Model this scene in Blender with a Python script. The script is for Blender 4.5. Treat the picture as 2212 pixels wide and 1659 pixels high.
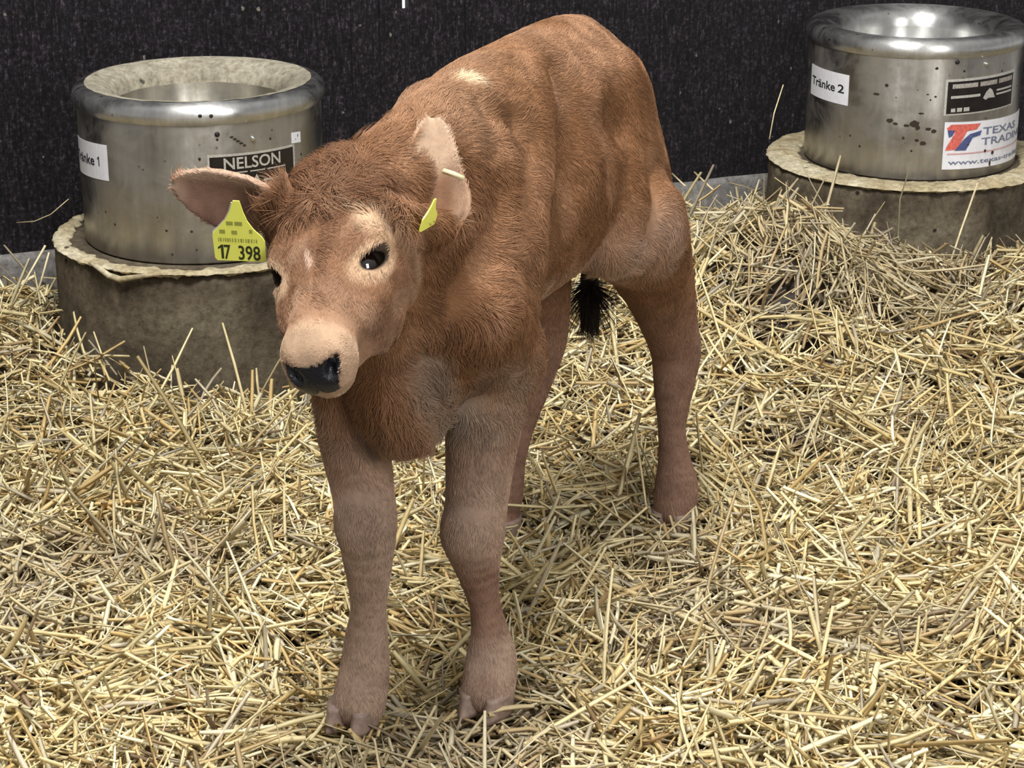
import bpy, bmesh, math
import numpy as np
HAIR, STRAW = 1.0, 1.0          # share of the coat hairs and straw stems that is built

# ================================================================ camera, sky light, lamps, exposure
for o in list(bpy.data.objects): bpy.data.objects.remove(o, do_unlink=True)
SC = bpy.context.scene
COL = SC.collection
cam_data = bpy.data.cameras.new('camera'); cam = bpy.data.objects.new('camera', cam_data); COL.objects.link(cam)
cam_data.sensor_width = 36.0; cam_data.lens = 36.0*4500.0/2212.0; cam_data.clip_start = .05
cam.location = (0, 0, 1.12); cam.rotation_euler = (math.radians(70.0), 0, 0); SC.camera = cam
SC.view_settings.view_transform = 'Standard'; SC.view_settings.look = 'None'
SC.view_settings.exposure = 0.0; SC.view_settings.gamma = 1.0; SC.view_settings.use_curve_mapping = False

world = bpy.data.worlds.new('barn_daylight'); SC.world = world; world.use_nodes = True
nt = world.node_tree; nt.nodes.clear()
wo = nt.nodes.new('ShaderNodeOutputWorld'); bg = nt.nodes.new('ShaderNodeBackground')
tc = nt.nodes.new('ShaderNodeTexCoord'); sx = nt.nodes.new('ShaderNodeSeparateXYZ'); rp = nt.nodes.new('ShaderNodeValToRGB')
nt.links.new(tc.outputs['Generated'], sx.inputs[0]); nt.links.new(sx.outputs['Z'], rp.inputs[0])
rp.color_ramp.elements[0].position = 0.0; rp.color_ramp.elements[0].color = (2.2, 2.2, 2.2, 1)      # bright yard seen below the horizon
e_ = rp.color_ramp.elements.new(.02); e_.color = (.30, .30, .31, 1)
rp.color_ramp.elements[2].position = .9; rp.color_ramp.elements[2].color = (1.0, .99, .97, 1)
nt.links.new(rp.outputs[0], bg.inputs[0]); nt.links.new(bg.outputs[0], wo.inputs[0]); bg.inputs[1].default_value = .50

def area_lamp(name, loc, target, sx_, sy_, energy, color):
    d = bpy.data.lights.new(name, 'AREA'); d.shape = 'RECTANGLE'; d.size = sx_; d.size_y = sy_; d.energy = energy; d.color = color
    o = bpy.data.objects.new(name, d); COL.objects.link(o); o.location = loc
    v = np.array(target, float) - np.array(loc, float)
    import mathutils
    o.rotation_euler = mathutils.Vector(v).to_track_quat('-Z', 'Y').to_euler(); return o
area_lamp('barn_door_daylight', (1.9, -.7, 2.0), (0, 2.6, .1), 1.1, 1.8, 78, (1.0, .98, .95))
area_lamp('barn_skylight', (-.3, 1.5, 3.3), (0, 2.6, 0), 1.0, 1.0, 168, (1.0, .985, .95))

# ---------------------------------------------------------------- camera maths (metres; focal length in pixels of the 2212 px frame)
CAM_Z, CAM_PITCH, FPX = 1.12, math.radians(20.0), 4500.0
CP, SP = math.cos(CAM_PITCH), math.sin(CAM_PITCH)
def P(px, py, Y):
    """world point at distance Y in front of the camera that is seen at (px, py)"""
    a, v = px - 1106.0, 829.5 - py
    d = np.array([a, FPX*CP + v*SP, -FPX*SP + v*CP])
    return d*(Y/d[1]) + np.array([0, 0, CAM_Z])

# ---------------------------------------------------------------- the calf as a smooth-blended distance field
BO = np.array([.007, 2.28, 0.]); BF = np.array([-.38, -.925, 0.]); BL = np.array([.925, -.38, 0.])
BF /= np.linalg.norm(BF); BL /= np.linalg.norm(BL); UP = np.array([0, 0, 1.])
def W(u, l, z): return BO + u*BF + l*BL + z*UP
def unit(v): v = np.asarray(v, float); return v/np.linalg.norm(v)

GMIN = np.array([-.42, 1.62, -.04]); GMAX = np.array([.32, 2.80, .745]); GH = .0027
GN = np.ceil((GMAX-GMIN)/GH).astype(int)
FIELD = np.full(GN, 1.0, np.float32)
AX = [GMIN[i] + GH*np.arange(GN[i]) for i in range(3)]
def _sub(lo, hi):
    a = np.clip(np.floor((np.asarray(lo)-GMIN)/GH).astype(int), 0, GN); b = np.clip(np.ceil((np.asarray(hi)-GMIN)/GH).astype(int)+1, 0, GN)
    s = tuple(slice(a[i], b[i]) for i in range(3))
    x = AX[0][s[0]][:, None, None]; y = AX[1][s[1]][None, :, None]; z = AX[2][s[2]][None, None, :]
    return s, x, y, z
def _blend(s, d, k, cut=False):
    D = FIELD[s]
    if cut: d = -d; h = np.clip(.5 - .5*(D-d)/k, 0, 1); FIELD[s] = D*(1-h) + d*h + k*h*(1-h)
    else:   h = np.clip(.5 + .5*(D-d)/k, 0, 1); FIELD[s] = D*(1-h) + d*h - k*h*(1-h)
def ell(c, r, axes=None, k=.02, cut=False):
    """ellipsoid with centre c, radii r along the three axes (rows)"""
    c = np.asarray(c, float); A = np.array([BF, BL, UP]) if axes is None else np.asarray(axes)
    m = max(r) + k + 3*GH; s, x, y, z = _sub(c-m, c+m); x = x-c[0]; y = y-c[1]; z = z-c[2]
    q = [A[i, 0]*x + A[i, 1]*y + A[i, 2]*z for i in range(3)]
    k0 = np.sqrt(sum((q[i]/r[i])**2 for i in range(3))); k1 = np.sqrt(sum((q[i]/r[i]**2)**2 for i in range(3))) + 1e-9
    _blend(s, (k0*(k0-1)/k1).astype(np.float32), k, cut)
def cone(a, b, ra, rb, k=.015, flat=None, side=None, cut=False):
    """tapered limb from a to b; flat < 1 narrows it along the side vector"""
    a = np.asarray(a, float); b = np.asarray(b, float); m = max(ra, rb) + k + 3*GH
    s, x, y, z = _sub(np.minimum(a, b)-m, np.maximum(a, b)+m)
    ab = b-a; t = np.clip(((x-a[0])*ab[0] + (y-a[1])*ab[1] + (z-a[2])*ab[2])/max(ab@ab, 1e-12), 0, 1)
    px = x-a[0]-t*ab[0]; py = y-a[1]-t*ab[1]; pz = z-a[2]-t*ab[2]; r = ra + (rb-ra)*t
    d2 = px*px + py*py + pz*pz
    if flat is not None:
        sd = unit(side); q = px*sd[0] + py*sd[1] + pz*sd[2]; d2 = d2 + q*q*(1/flat**2 - 1)
    _blend(s, (np.sqrt(d2) - r).astype(np.float32), k, cut)
def limb(pts, k=.014, flat=None, side=None):
    """smooth spline limb through (point, radius) pairs"""
    p = np.array([np.append(c, r) for c, r in pts]); n = len(p); pe = np.vstack([2*p[0]-p[1], p, 2*p[-1]-p[-2]]); out = []
    for i in range(n-1):
        p0, p1, p2, p3 = pe[i:i+4]
        for t in (0, .34, .67): out.append(.5*(2*p1 + (p2-p0)*t + (2*p0-5*p1+4*p2-p3)*t*t + (3*p1-p0-3*p2+p3)*t**3))
    out.append(p[-1]); out = np.array(out); m = out[:, 3].max() + k + 3*GH
    s, x, y, z = _sub(out[:, :3].min(0)-m, out[:, :3].max(0)+m); d = None
    for a, b in zip(out[:-1], out[1:]):
        ab = b[:3]-a[:3]; t = np.clip(((x-a[0])*ab[0] + (y-a[1])*ab[1] + (z-a[2])*ab[2])/max(ab@ab, 1e-12), 0, 1)
        qx = x-a[0]-t*ab[0]; qy = y-a[1]-t*ab[1]; qz = z-a[2]-t*ab[2]
        e = (np.sqrt(qx*qx+qy*qy+qz*qz) - (a[3] + (b[3]-a[3])*t)).astype(np.float32); d = e if d is None else np.minimum(d, e)
    _blend(s, d, k)

# head frame: HT nose-ward, HS to the calf's left, HN out of the forehead
HP0 = P(708, 396, 1.890); HP1 = P(653, 770, 1.722)
HT = unit(HP1-HP0); HS = unit(np.cross(HT, unit([-.37, -.75, .62]))); HS = HS if HS[0] > 0 else -HS
HS = unit(HS - .03*UP); HS = unit(HS - (HS@HT)*HT); HN = unit(np.cross(HT, HS)); HN = HN if HN[2] > 0 else -HN
HAX = np.array([HT, HS, HN])
def Hd(t, s, n): return HP0 + t*HT + s*HS + n*HN
EYE = (.086, .0330, -.0290); EYE_R = .0158

def eye_frame(sg):
    """centre, nose-ward, forehead-ward and outward axes of an eye"""
    o = unit(HS*sg*.84 + HN*.54); e2 = unit(np.cross(HT, o)); e2 = e2 if e2 @ HN > 0 else -e2
    a = unit(HT*.80 + e2*.60); b = unit(e2*.80 - HT*.60); return Hd(EYE[0], sg*EYE[1], EYE[2]), a, b, o

def build_field():
    # trunk
    ell(W(.10, 0, .540), (.215, .092, .145)); ell(W(.24, 0, .495), (.125, .084, .145), k=.04)
    ell(W(-.07, -.004, .560), (.20, .094, .115), k=.04); ell(W(-.04, .0, .495), (.17, .085, .092), k=.04)
    ell(W(-.19, -.014, .580), (.112, .074, .085), k=.04)
    limb([(W(.33, .010, .625), .032), (W(.22, .008, .648), .026), (W(.08, 0, .655), .025), (W(-.08, -.006, .660), .027), (W(-.18, -.010, .652), .026), (W(-.255, -.012, .628), .022)], k=.05)
    ell(W(-.175, .034, .618), (.035, .022, .022), k=.04); ell(W(-.175, -.052, .625), (.035, .022, .022), k=.04)     # hooks
    ell(W(-.215, -.016, .656), (.030, .014, .014), k=.03)                                                           # tail head
    ell(W(-.248, .010, .562), (.03, .02, .03), k=.035); ell(W(-.275, -.045, .565), (.03, .02, .03), k=.035)         # pins
    # brisket
    ell(W(.315, 0, .415), (.055, .050, .085), k=.035); ell(W(.285, -.004, .345), (.05, .036, .035), k=.03)
    # shoulders
    for sg, du in ((1, 0), (-1, .05)):
        cone(W(.19+du*.2, .003+sg*.028, .645), W(.285+du*.5, sg*.062, .47), .020, .040, k=.03)
        ell(W(.215+du*.6, sg*.066, .49), (.072, .028, .11), k=.035)
        cone(W(.285+du*.5, sg*.062, .47), W(.185+du*1.6, sg*.060, .39), .043, .038, k=.03)
        cone(W(.20+du, sg*.060, .40), W(.15+du*2.2, sg*.058, .375), .038, .026, k=.02)      # elbow
    # neck
    cone(W(.27, .006, .56), Hd(.015, .0, -.055), .084, .054, k=.045, flat=.78, side=BL)
    cone(W(.30, 0, .49), Hd(.055, .0, -.085), .072, .046, k=.04, flat=.72, side=BL)
    cone(W(.24, .01, .636), Hd(.00, 0.01, -.03), .026, .026, k=.04)
    # front left leg (viewer's right)
    limb([(W(.19, .050, .40), .048), (W(.205, .043, .31), .0395), (W(.216, .040, .235), .0335), (W(.222, .038, .20), .0345), (W(.222, .042, .165), .0255),
          (W(.219, .049, .12), .0170), (W(.220, .056, .085), .0200), (W(.224, .060, .055), .0270), (W(.232, .061, .034), .0290), (W(.236, .061, .022), .0290)])
    ell(W(.243, .038, .205), (.016, .024, .028), k=.012)
    # front right leg
    limb([(W(.300, -.060, .40), .043), (W(.304, -.060, .33), .0375), (W(.312, -.048, .27), .0325), (W(.318, -.042, .235), .0320), (W(.316, -.042, .19), .0255),
          (W(.309, -.0465, .135), .0190), (W(.306, -.0520, .09), .0235), (W(.308, -.054, .055), .0270), (W(.314, -.0555, .034), .0285), (W(.318, -.056, .022), .0285)])
    ell(W(.338, -.042, .243), (.014, .022, .030), k=.012)
    # hind left leg
    ell(W(-.225, .040, .500), (.086, .040, .130), k=.04)
    ell(W(-.20, .060, .46), (.10, .034, .085), k=.035)
    cone(W(-.12, .070, .48), W(-.108, .072, .440), .040, .034, k=.035)                                               # stifle
    cone(W(-.250, .022, .53), W(-.306, .052, .40), .036, .041, k=.035)
    limb([(W(-.20, .068, .44), .066), (W(-.29, .070, .345), .048), (W(-.338, .074, .27), .0365), (W(-.360, .077, .225), .0325), (W(-.352, .078, .175), .0255),
          (W(-.340, .081, .125), .0180), (W(-.332, .088, .085), .0210), (W(-.325, .094, .055), .0275), (W(-.318, .096, .034), .0285), (W(-.314, .096, .022), .0285)])
    cone(W(-.355, .074, .30), W(-.392, .074, .235), .012, .018, k=.016)                                              # point of hock
    # hind right leg
    ell(W(-.225, -.058, .52), (.095, .036, .125), k=.04)
    ell(W(-.19, -.064, .46), (.10, .034, .085), k=.035)
    cone(W(-.09, -.072, .47), W(-.07, -.074, .425), .040, .032, k=.035)
    limb([(W(-.17, -.066, .44), .062), (W(-.215, -.064, .365), .045), (W(-.235, -.062, .295), .034), (W(-.242, -.066, .255), .031), (W(-.235, -.075, .205), .0245),
          (W(-.225, -.088, .145), .0180), (W(-.215, -.098, .10), .0200), (W(-.212, -.106, .06), .0260), (W(-.205, -.108, .03), .0255), (W(-.199, -.108, .018), .0245)])
    cone(W(-.235, -.066, .31), W(-.272, -.064, .272), .012, .016, k=.016)
    # flank fold
    cone(W(-.10, .050, .455), W(-.16, .062, .43), .03, .03, k=.03); cone(W(-.10, -.055, .455), W(-.16, -.065, .43), .03, .03, k=.03)
    # tail
    limb([(W(-.25, -.022, .635), .020), (W(-.275, -.036, .605), .017), (W(-.290, -.044, .55), .0145), (W(-.310, -.030, .46), .0125), (W(-.315, -.029, .38), .010), (W(-.315, -.028, .33), .010)], k=.012)
    # ---- head
    ell(Hd(.030, 0, -.050), (.066, .060, .056), HAX, k=.03)
    ell(Hd(.065, 0, -.036), (.060, .055, .038), HAX, k=.02)
    ell(Hd(-.012, 0, -.026), (.032, .040, .030), HAX, k=.02)                               # poll
    for sg in (1, -1):
        ell(Hd(.066, sg*.041, -.018), (.026, .017, .015), HAX, k=.014)                     # brow
        ell(Hd(.090, sg*.030, -.068), (.055, .024, .044), HAX, k=.022)                     # cheek
        ell(Hd(.040, sg*.040, -.072), (.040, .022, .045), HAX, k=.02)
        ell(Hd(.112, sg*.036, -.040), (.036, .014, .018), HAX, k=.016)                     # cheekbone
    cone(Hd(.08, 0, -.044), Hd(.172, 0, -.032), .044, .027, k=.02)
    cone(Hd(.09, 0, -.018), Hd(.165, 0, -.012), .024, .015, k=.02)
    cone(Hd(.09, 0, -.085), Hd(.165, 0, -.060), .034, .020, k=.02)
    ell(Hd(.174, 0, -.027), (.027, .0305, .026), HAX, k=.014); ell(Hd(.186, 0, -.042), (.024, .027, .024), HAX, k=.012)   # muzzle, front face slanting back
    for sg in (1, -1): ell(Hd(.184, sg*.0165, -.031), (.020, .0150, .024), HAX, k=.012)
    ell(Hd(.180, 0, -.062), (.022, .021, .013), HAX, k=.006)                               # chin
    for sg in (1, -1):
        c, e1, e2, o = eye_frame(sg)
        ell(c + o*.013, (.0150, .0092, .011), np.array([e1, e2, o]), k=.004, cut=True)          # eye opening
        for hh in (.0088, -.0078):                                                              # lids
            limb([(c + unit(e1*.0155*math.cos(a) + e2*hh*math.sin(a) + o*.0085)*(EYE_R+.0012), .0026) for a in np.linspace(.05, math.pi-.05, 6)], k=.004)
        ell(Hd(.2035, sg*.0160, -.0255), (.010, .0052, .0075), HAX, k=.004, cut=True)       # nostril
        ell(Hd(.1990, sg*.0220, -.0185), (.009, .0052, .0050), HAX, k=.004, cut=True)

# ears: cupped leaves given by base, tip, a width vector and a cup direction
EARS = []
def ear(base, tip, wide, cup, half, bend, asym, cupd, profile, name):
    """leaf blade swept from base to tip; wide = half-width profile, cup = depth of the hollow"""
    base = np.asarray(base, float); tip = np.asarray(tip, float); t = unit(tip-base); w = unit(np.asarray(wide)-(np.asarray(wide)@t)*t); n = unit(np.cross(t, w))
    if n @ np.asarray(cup) < 0: n = -n
    L = np.linalg.norm(tip-base); m = half + .03
    lo = np.minimum(base, tip)-m; hi = np.maximum(base, tip)+m; s, x, y, z = _sub(lo, hi); x = x-base[0]; y = y-base[1]; z = z-base[2]
    a = (t[0]*x + t[1]*y + t[2]*z)/L; b = w[0]*x + w[1]*y + w[2]*z; c = n[0]*x + n[1]*y + n[2]*z
    ac = np.clip(a, 0, 1)
    prof = half*np.interp(ac, [0, .12, .3, .5, .7, .85, .95, 1.0], profile)
    q = (b - asym*half*np.sin(np.pi*ac**.8))/prof
    # surface height of the blade: hollow along the middle, tip bends by 'bend'
    hgt = bend*ac*ac - (half*cupd)*(1-np.clip(np.abs(q), 0, 1.2)**2)*(1-.85*ac)
    th = .0048 - .0016*ac
    d_face = np.abs(c-hgt) * .8 - th
    d_edge = (np.abs(q)-1)*prof*.8
    d_end = (np.maximum(-a, a-1))*L
    d = np.maximum(d_edge, d_end); d = np.where(d > 0, np.sqrt(np.maximum(d, 0)**2 + np.maximum(d_face+th, 0)**2) - th, np.maximum(d_face, d-th*.6))
    _blend(s, d.astype(np.float32), .006)
    EARS.append((base, t, w, n, L, half, name, asym, cupd, profile, bend))

def surf(px, py):
    """first point of the body met along the view ray, and the outward direction there"""
    Y = np.arange(1.64, 2.75, .0015); p = np.array([P(px, py, y) for y in Y]); i = np.floor((p-GMIN)/GH).astype(int); ok = ((i > 1) & (i < GN-2)).all(1)
    v = np.where(ok, FIELD[tuple(np.clip(i, 0, GN-1).T)], 1.); k = int(np.argmax(v < 0)); a = i[k]
    g = np.array([FIELD[tuple(a+d*3)] - FIELD[tuple(a-d*3)] for d in np.eye(3, dtype=int)], float); return p[k], unit(g)
def dent(pix, r, depth, k=.025):
    """soft furrow pressed into the body along a line of picture points"""
    c = [(q + n*(r-depth)) for q, n in (surf(*p) for p in pix)]
    if len(c) == 1: c.append(c[0]+1e-4)
    for a, b in zip(c[:-1], c[1:]): cone(a, b, r, r, k, cut=True)
def build_relief():
    dent([(1345, 235)], .055, .010); dent([(1300, 262), (1352, 290)], .028, .006)          # hollow in front of the hip
    dent([(1238, 190), (1245, 330), (1222, 470)], .034, .006, .04)                              # flank behind the ribs
    dent([(1150, 300), (1152, 450), (1150, 600)], .026, .007)                              # behind the shoulder
    dent([(1012, 222), (1060, 236), (1110, 262)], .018, .005, .015)                        # below the shoulder blade top
    dent([(1085, 420), (1050, 560), (1010, 640)], .024, .0045)
    dent([(905, 640), (897, 745)], .016, .006, .012)                                       # jaw and neck crease
    dent([(915, 790), (930, 870), (962, 935)], .020, .008, .015)                           # between brisket and forearm
    ell(W(-.218, -.018, .655), (.022, .012, .016), k=.012)
ER_BASE = P(600, 440, 1.885); ER_TIP = P(380, 388, 1.90)
EL_BASE = P(936, 492, 1.905); EL_TIP = P(934, 262, 1.975)
def build_ears():
    cone(Hd(.03, -.045, -.04), ER_BASE, .022, .017, k=.012)
    ear(ER_BASE, ER_TIP, [0, .30, -.93], [.1, -.9, -.2], .029, .006, .28, .55, [.50, .70, .95, 1.0, .86, .62, .36, .12], 'right')
    cone(Hd(.03, .045, -.04), EL_BASE, .022, .018, k=.012)
    ear(EL_BASE, EL_TIP, [.9, -.1, -.3], [.35, -.85, .3], .023, .004, .04, .90, [.95, 1.25, 1.30, 1.02, .80, .62, .46, .26], 'left')

def surface_nets(F, origin, h):
    """smooth quad mesh of the zero level"""
    N = F.shape; inside = F < 0
    cnt = np.zeros(np.array(N)-1, np.int8)
    for i in (0, 1):
        for j in (0, 1):
            for k in (0, 1): cnt += inside[i:N[0]-1+i, j:N[1]-1+j, k:N[2]-1+k]
    cells = np.argwhere((cnt > 0) & (cnt < 8)); n = len(cells); idx = np.full(np.array(N)-1, -1, np.int64); idx[tuple(cells.T)] = np.arange(n)
    acc = np.zeros((n, 3)); num = np.zeros(n)
    corners = [(i, j, k) for i in (0, 1) for j in (0, 1) for k in (0, 1)]
    val = {c: F[cells[:, 0]+c[0], cells[:, 1]+c[1], cells[:, 2]+c[2]].astype(float) for c in corners}
    for ax in range(3):
        for c in corners:
            if c[ax]: continue
            d = list(c); d[ax] = 1; d = tuple(d); a, b = val[c], val[d]; m = (a < 0) != (b < 0)
            t = np.where(m, a/np.where(m, a-b, 1), 0); p = np.tile(np.array(c, float), (n, 1)); p[:, ax] += t
            acc[m] += p[m]; num[m] += 1
    V = (cells + acc/num[:, None])*h + origin
    quads = []
    for ax in range(3):
        sl0 = [slice(1, N[i]-1) for i in range(3)]; sl1 = list(sl0); sl0[ax] = slice(0, N[ax]-1); sl1[ax] = slice(1, N[ax])
        a, b = inside[tuple(sl0)], inside[tuple(sl1)]; e = np.argwhere(a != b); flip = a[tuple(e.T)]
        off = np.ones(3, int); off[ax] = 0; e = e + off; o1, o2 = [(1, 2), (2, 0), (0, 1)][ax]
        def g(x, y):
            q = e.copy(); q[:, o1] -= x; q[:, o2] -= y; return idx[q[:, 0], q[:, 1], q[:, 2]]
        Q = np.stack([g(1, 1), g(0, 1), g(0, 0), g(1, 0)], 1); Q[~flip] = Q[~flip][:, ::-1]; quads.append(Q)
    return V, np.concatenate(quads)
def relax(V, Q, it=2, w=.5):
    n = len(V); E = np.concatenate([Q[:, [0, 1]], Q[:, [1, 2]], Q[:, [2, 3]], Q[:, [3, 0]]]); E = np.concatenate([E, E[:, ::-1]])
    deg = np.bincount(E[:, 0], minlength=n)[:, None]
    for _ in range(it):
        S = np.stack([np.bincount(E[:, 0], V[E[:, 1], i], n) for i in range(3)], 1)/np.maximum(deg, 1); V = V + w*(S-V)
    return V
def vnormals(V, Q):
    fn = np.cross(V[Q[:, 2]]-V[Q[:, 0]], V[Q[:, 3]]-V[Q[:, 1]]); N = np.zeros_like(V)
    for k in range(4):
        for i in range(3): N[:, i] += np.bincount(Q[:, k], fn[:, i], len(V))
    return N/np.maximum(np.linalg.norm(N, axis=1), 1e-12)[:, None]
def largest(V, Q):
    """drop loose crumbs: keep the biggest connected shell"""
    lab = np.arange(len(V))
    while True:
        m = lab[Q].min(1); new = lab.copy()
        for k in range(4): np.minimum.at(new, Q[:, k], m)
        new = new[new]
        if (new == lab).all(): break
        lab = new
    best = np.bincount(lab).argmax(); keep = lab == best; re = np.cumsum(keep)-1
    return V[keep], re[Q[keep[Q[:, 0]]]]
# ================================================================ helpers
def tag(o, label=None, cat=None, group=None, kind=None):
    if label: o['label'] = label
    if cat: o['category'] = cat
    if group: o['group'] = group
    if kind: o['kind'] = kind
    return o
def empty(name, loc, label, cat, group=None):
    o = bpy.data.objects.new(name, None); COL.objects.link(o); o.location = loc; o.empty_display_size = .05
    return tag(o, label, cat, group)
def mesh_obj(name, V, F, mat, parent=None, smooth=True, attr=None):
    """V in world metres; becomes one mesh object (child of parent when given)"""
    me = bpy.data.meshes.new(name); V = np.asarray(V, float)
    if parent is not None: V = V - np.array(parent_world(parent))
    if isinstance(F, np.ndarray) and F.ndim == 2:
        k = F.shape[1]; me.vertices.add(len(V)); me.vertices.foreach_set('co', V.ravel())
        me.loops.add(F.size); me.loops.foreach_set('vertex_index', F.ravel().astype(np.int32))
        me.polygons.add(len(F)); me.polygons.foreach_set('loop_start', (np.arange(len(F))*k).astype(np.int32))
        me.update(calc_edges=True); me.validate()
    else:
        me.from_pydata([tuple(v) for v in V], [], [tuple(int(i) for i in f) for f in F]); me.update()
    me.polygons.foreach_set('use_smooth', np.full(len(me.polygons), bool(smooth)))
    for m in (mat if isinstance(mat, (list, tuple)) else [mat]): me.materials.append(m)
    if attr is not None:
        a = me.attributes.new('tint', 'FLOAT_COLOR', 'POINT'); a.data.foreach_set('color', np.c_[attr, np.ones(len(attr))].astype(np.float32).ravel())
    o = bpy.data.objects.new(name, me); COL.objects.link(o)
    if parent is not None: o.parent = parent
    return o
def parent_world(p):
    v = np.zeros(3)
    while p is not None: v = v + np.array(p.location); p = p.parent
    return v
class MB:
    def __init__(s): s.V = []; s.F = []
    def add(s, V, F):
        n = len(s.V); s.V += [tuple(v) for v in V]; s.F += [tuple(i+n for i in f) for f in F]
    def grid(s, fn, nu, nv, close_u=False):
        V = [fn(i/(nu if close_u else nu-1.0), j/(nv-1.0)) for i in range(nu) for j in range(nv)]
        F = [(i*nv+j, ((i+1) % nu)*nv+j, ((i+1) % nu)*nv+j+1, i*nv+j+1) for i in range(nu if close_u else nu-1) for j in range(nv-1)]
        s.add(V, F)
    def tube(s, pts, rad, n=8, cap=True):
        pts = [np.array(p, float) for p in pts]; rings = []
        for i, p in enumerate(pts):
            t = unit(pts[min(i+1, len(pts)-1)] - pts[max(i-1, 0)]); a = unit(np.cross(t, [0, 0, 1.] if abs(t[2]) < .9 else [1., 0, 0])); b = np.cross(t, a)
            r = rad[i] if hasattr(rad, '__len__') else rad
            rings.append([p + r*(math.cos(2*math.pi*k/n)*a + math.sin(2*math.pi*k/n)*b) for k in range(n)])
        V = [v for r in rings for v in r]; F = [(i*n+k, i*n+(k+1) % n, (i+1)*n+(k+1) % n, (i+1)*n+k) for i in range(len(pts)-1) for k in range(n)]
        if cap: F += [tuple(range(n))[::-1], tuple(range((len(pts)-1)*n, len(pts)*n))]
        s.add(V, F)
    def lathe(s, c, prof, n=96, fn=None):
        V = []
        for i in range(n):
            a = 2*math.pi*i/n
            for r, z in prof:
                if fn: r, z = fn(a, r, z)
                V.append((c[0]+r*math.cos(a), c[1]+r*math.sin(a), z))
        m = len(prof); s.add(V, [(i*m+j, ((i+1) % n)*m+j, ((i+1) % n)*m+j+1, i*m+j+1) for i in range(n) for j in range(m-1)])
    def obj(s, name, mat, parent=None, smooth=True): return mesh_obj(name, s.V, s.F, mat, parent, smooth)

rng = np.random.default_rng(7)
_H = rng.random(65536)
def vnoise(p, f, seed=0):
    """smooth value noise in 0..1 at points p"""
    q = np.asarray(p, float)*f + 1000 + seed*17.3; i = np.floor(q).astype(np.int64); t = q-i; t = t*t*(3-2*t); out = 0
    for dx in (0, 1):
        for dy in (0, 1):
            for dz in (0, 1):
                h = _H[((i[:, 0]+dx)*73856093 ^ (i[:, 1]+dy)*19349663 ^ (i[:, 2]+dz)*83492791) & 65535]
                out = out + h*(t[:, 0] if dx else 1-t[:, 0])*(t[:, 1] if dy else 1-t[:, 1])*(t[:, 2] if dz else 1-t[:, 2])
    return out
def n1(a, b, c, f, seed=0): return float(vnoise(np.array([[a, b, c]]), f, seed)[0])

# ================================================================ materials
def new_mat(name, rough=.6, color=(.5, .5, .5), metal=0., spec=.5):
    m = bpy.data.materials.new(name); m.use_nodes = True; b = m.node_tree.nodes['Principled BSDF']
    b.inputs['Base Color'].default_value = (*color, 1); b.inputs['Roughness'].default_value = rough
    b.inputs['Metallic'].default_value = metal; b.inputs['Specular IOR Level'].default_value = spec
    return m, m.node_tree, b
def nd(t, kind, **kw):
    n = t.nodes.new(kind)
    for k, v in kw.items():
        if k in ('inp',):
            for a, b in v.items(): n.inputs[a].default_value = b
        else: setattr(n, k, v)
    return n
def noise(t, scale, detail=4, rough=.6, coord=None, dist=0.):
    n = nd(t, 'ShaderNodeTexNoise', inp={'Scale': scale, 'Detail': detail, 'Roughness': rough, 'Distortion': dist})
    if coord is not None: t.links.new(coord, n.inputs['Vector'])
    return n.outputs['Fac']
def ramp(t, fac, stops):
    r = nd(t, 'ShaderNodeValToRGB'); e = r.color_ramp.elements
    while len(e) < len(stops): e.new(.5)
    for k, (p, c) in zip(e, stops): k.position = p; k.color = (*c, 1) if len(c) == 3 else c
    t.links.new(fac, r.inputs[0]); return r.outputs[0]
def mixc(t, fac, a, b, mode='MIX'):
    m = nd(t, 'ShaderNodeMix', data_type='RGBA', blend_type=mode)
    for s, v in ((0, fac), (6, a), (7, b)):
        if hasattr(v, 'is_output') or hasattr(v, 'links'): t.links.new(v, m.inputs[s])
        else: m.inputs[s].default_value = v if s == 0 else (*v, 1)
    return m.outputs[2]
def bump(t, b, h, strength=.4, dist=.002):
    n = nd(t, 'ShaderNodeBump', inp={'Strength': strength, 'Distance': dist}); t.links.new(h, n.inputs['Height']); t.links.new(n.outputs[0], b.inputs['Normal'])
def objco(t, scale=(1, 1, 1)):
    c = nd(t, 'ShaderNodeTexCoord'); m = nd(t, 'ShaderNodeMapping'); m.inputs['Scale'].default_value = scale
    t.links.new(c.outputs['Object'], m.inputs['Vector']); return m.outputs[0]

def flat_mat(name, color, rough=.5, metal=0., spec=.5, var=.15, scale=60):
    m, t, b = new_mat(name, rough, color, metal, spec)
    f = noise(t, scale, 3, coord=objco(t)); c = ramp(t, f, [(.3, tuple(x*(1-var) for x in color)), (.7, tuple(min(1, x*(1+var)) for x in color))])
    t.links.new(c, b.inputs['Base Color']); return m

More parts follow.
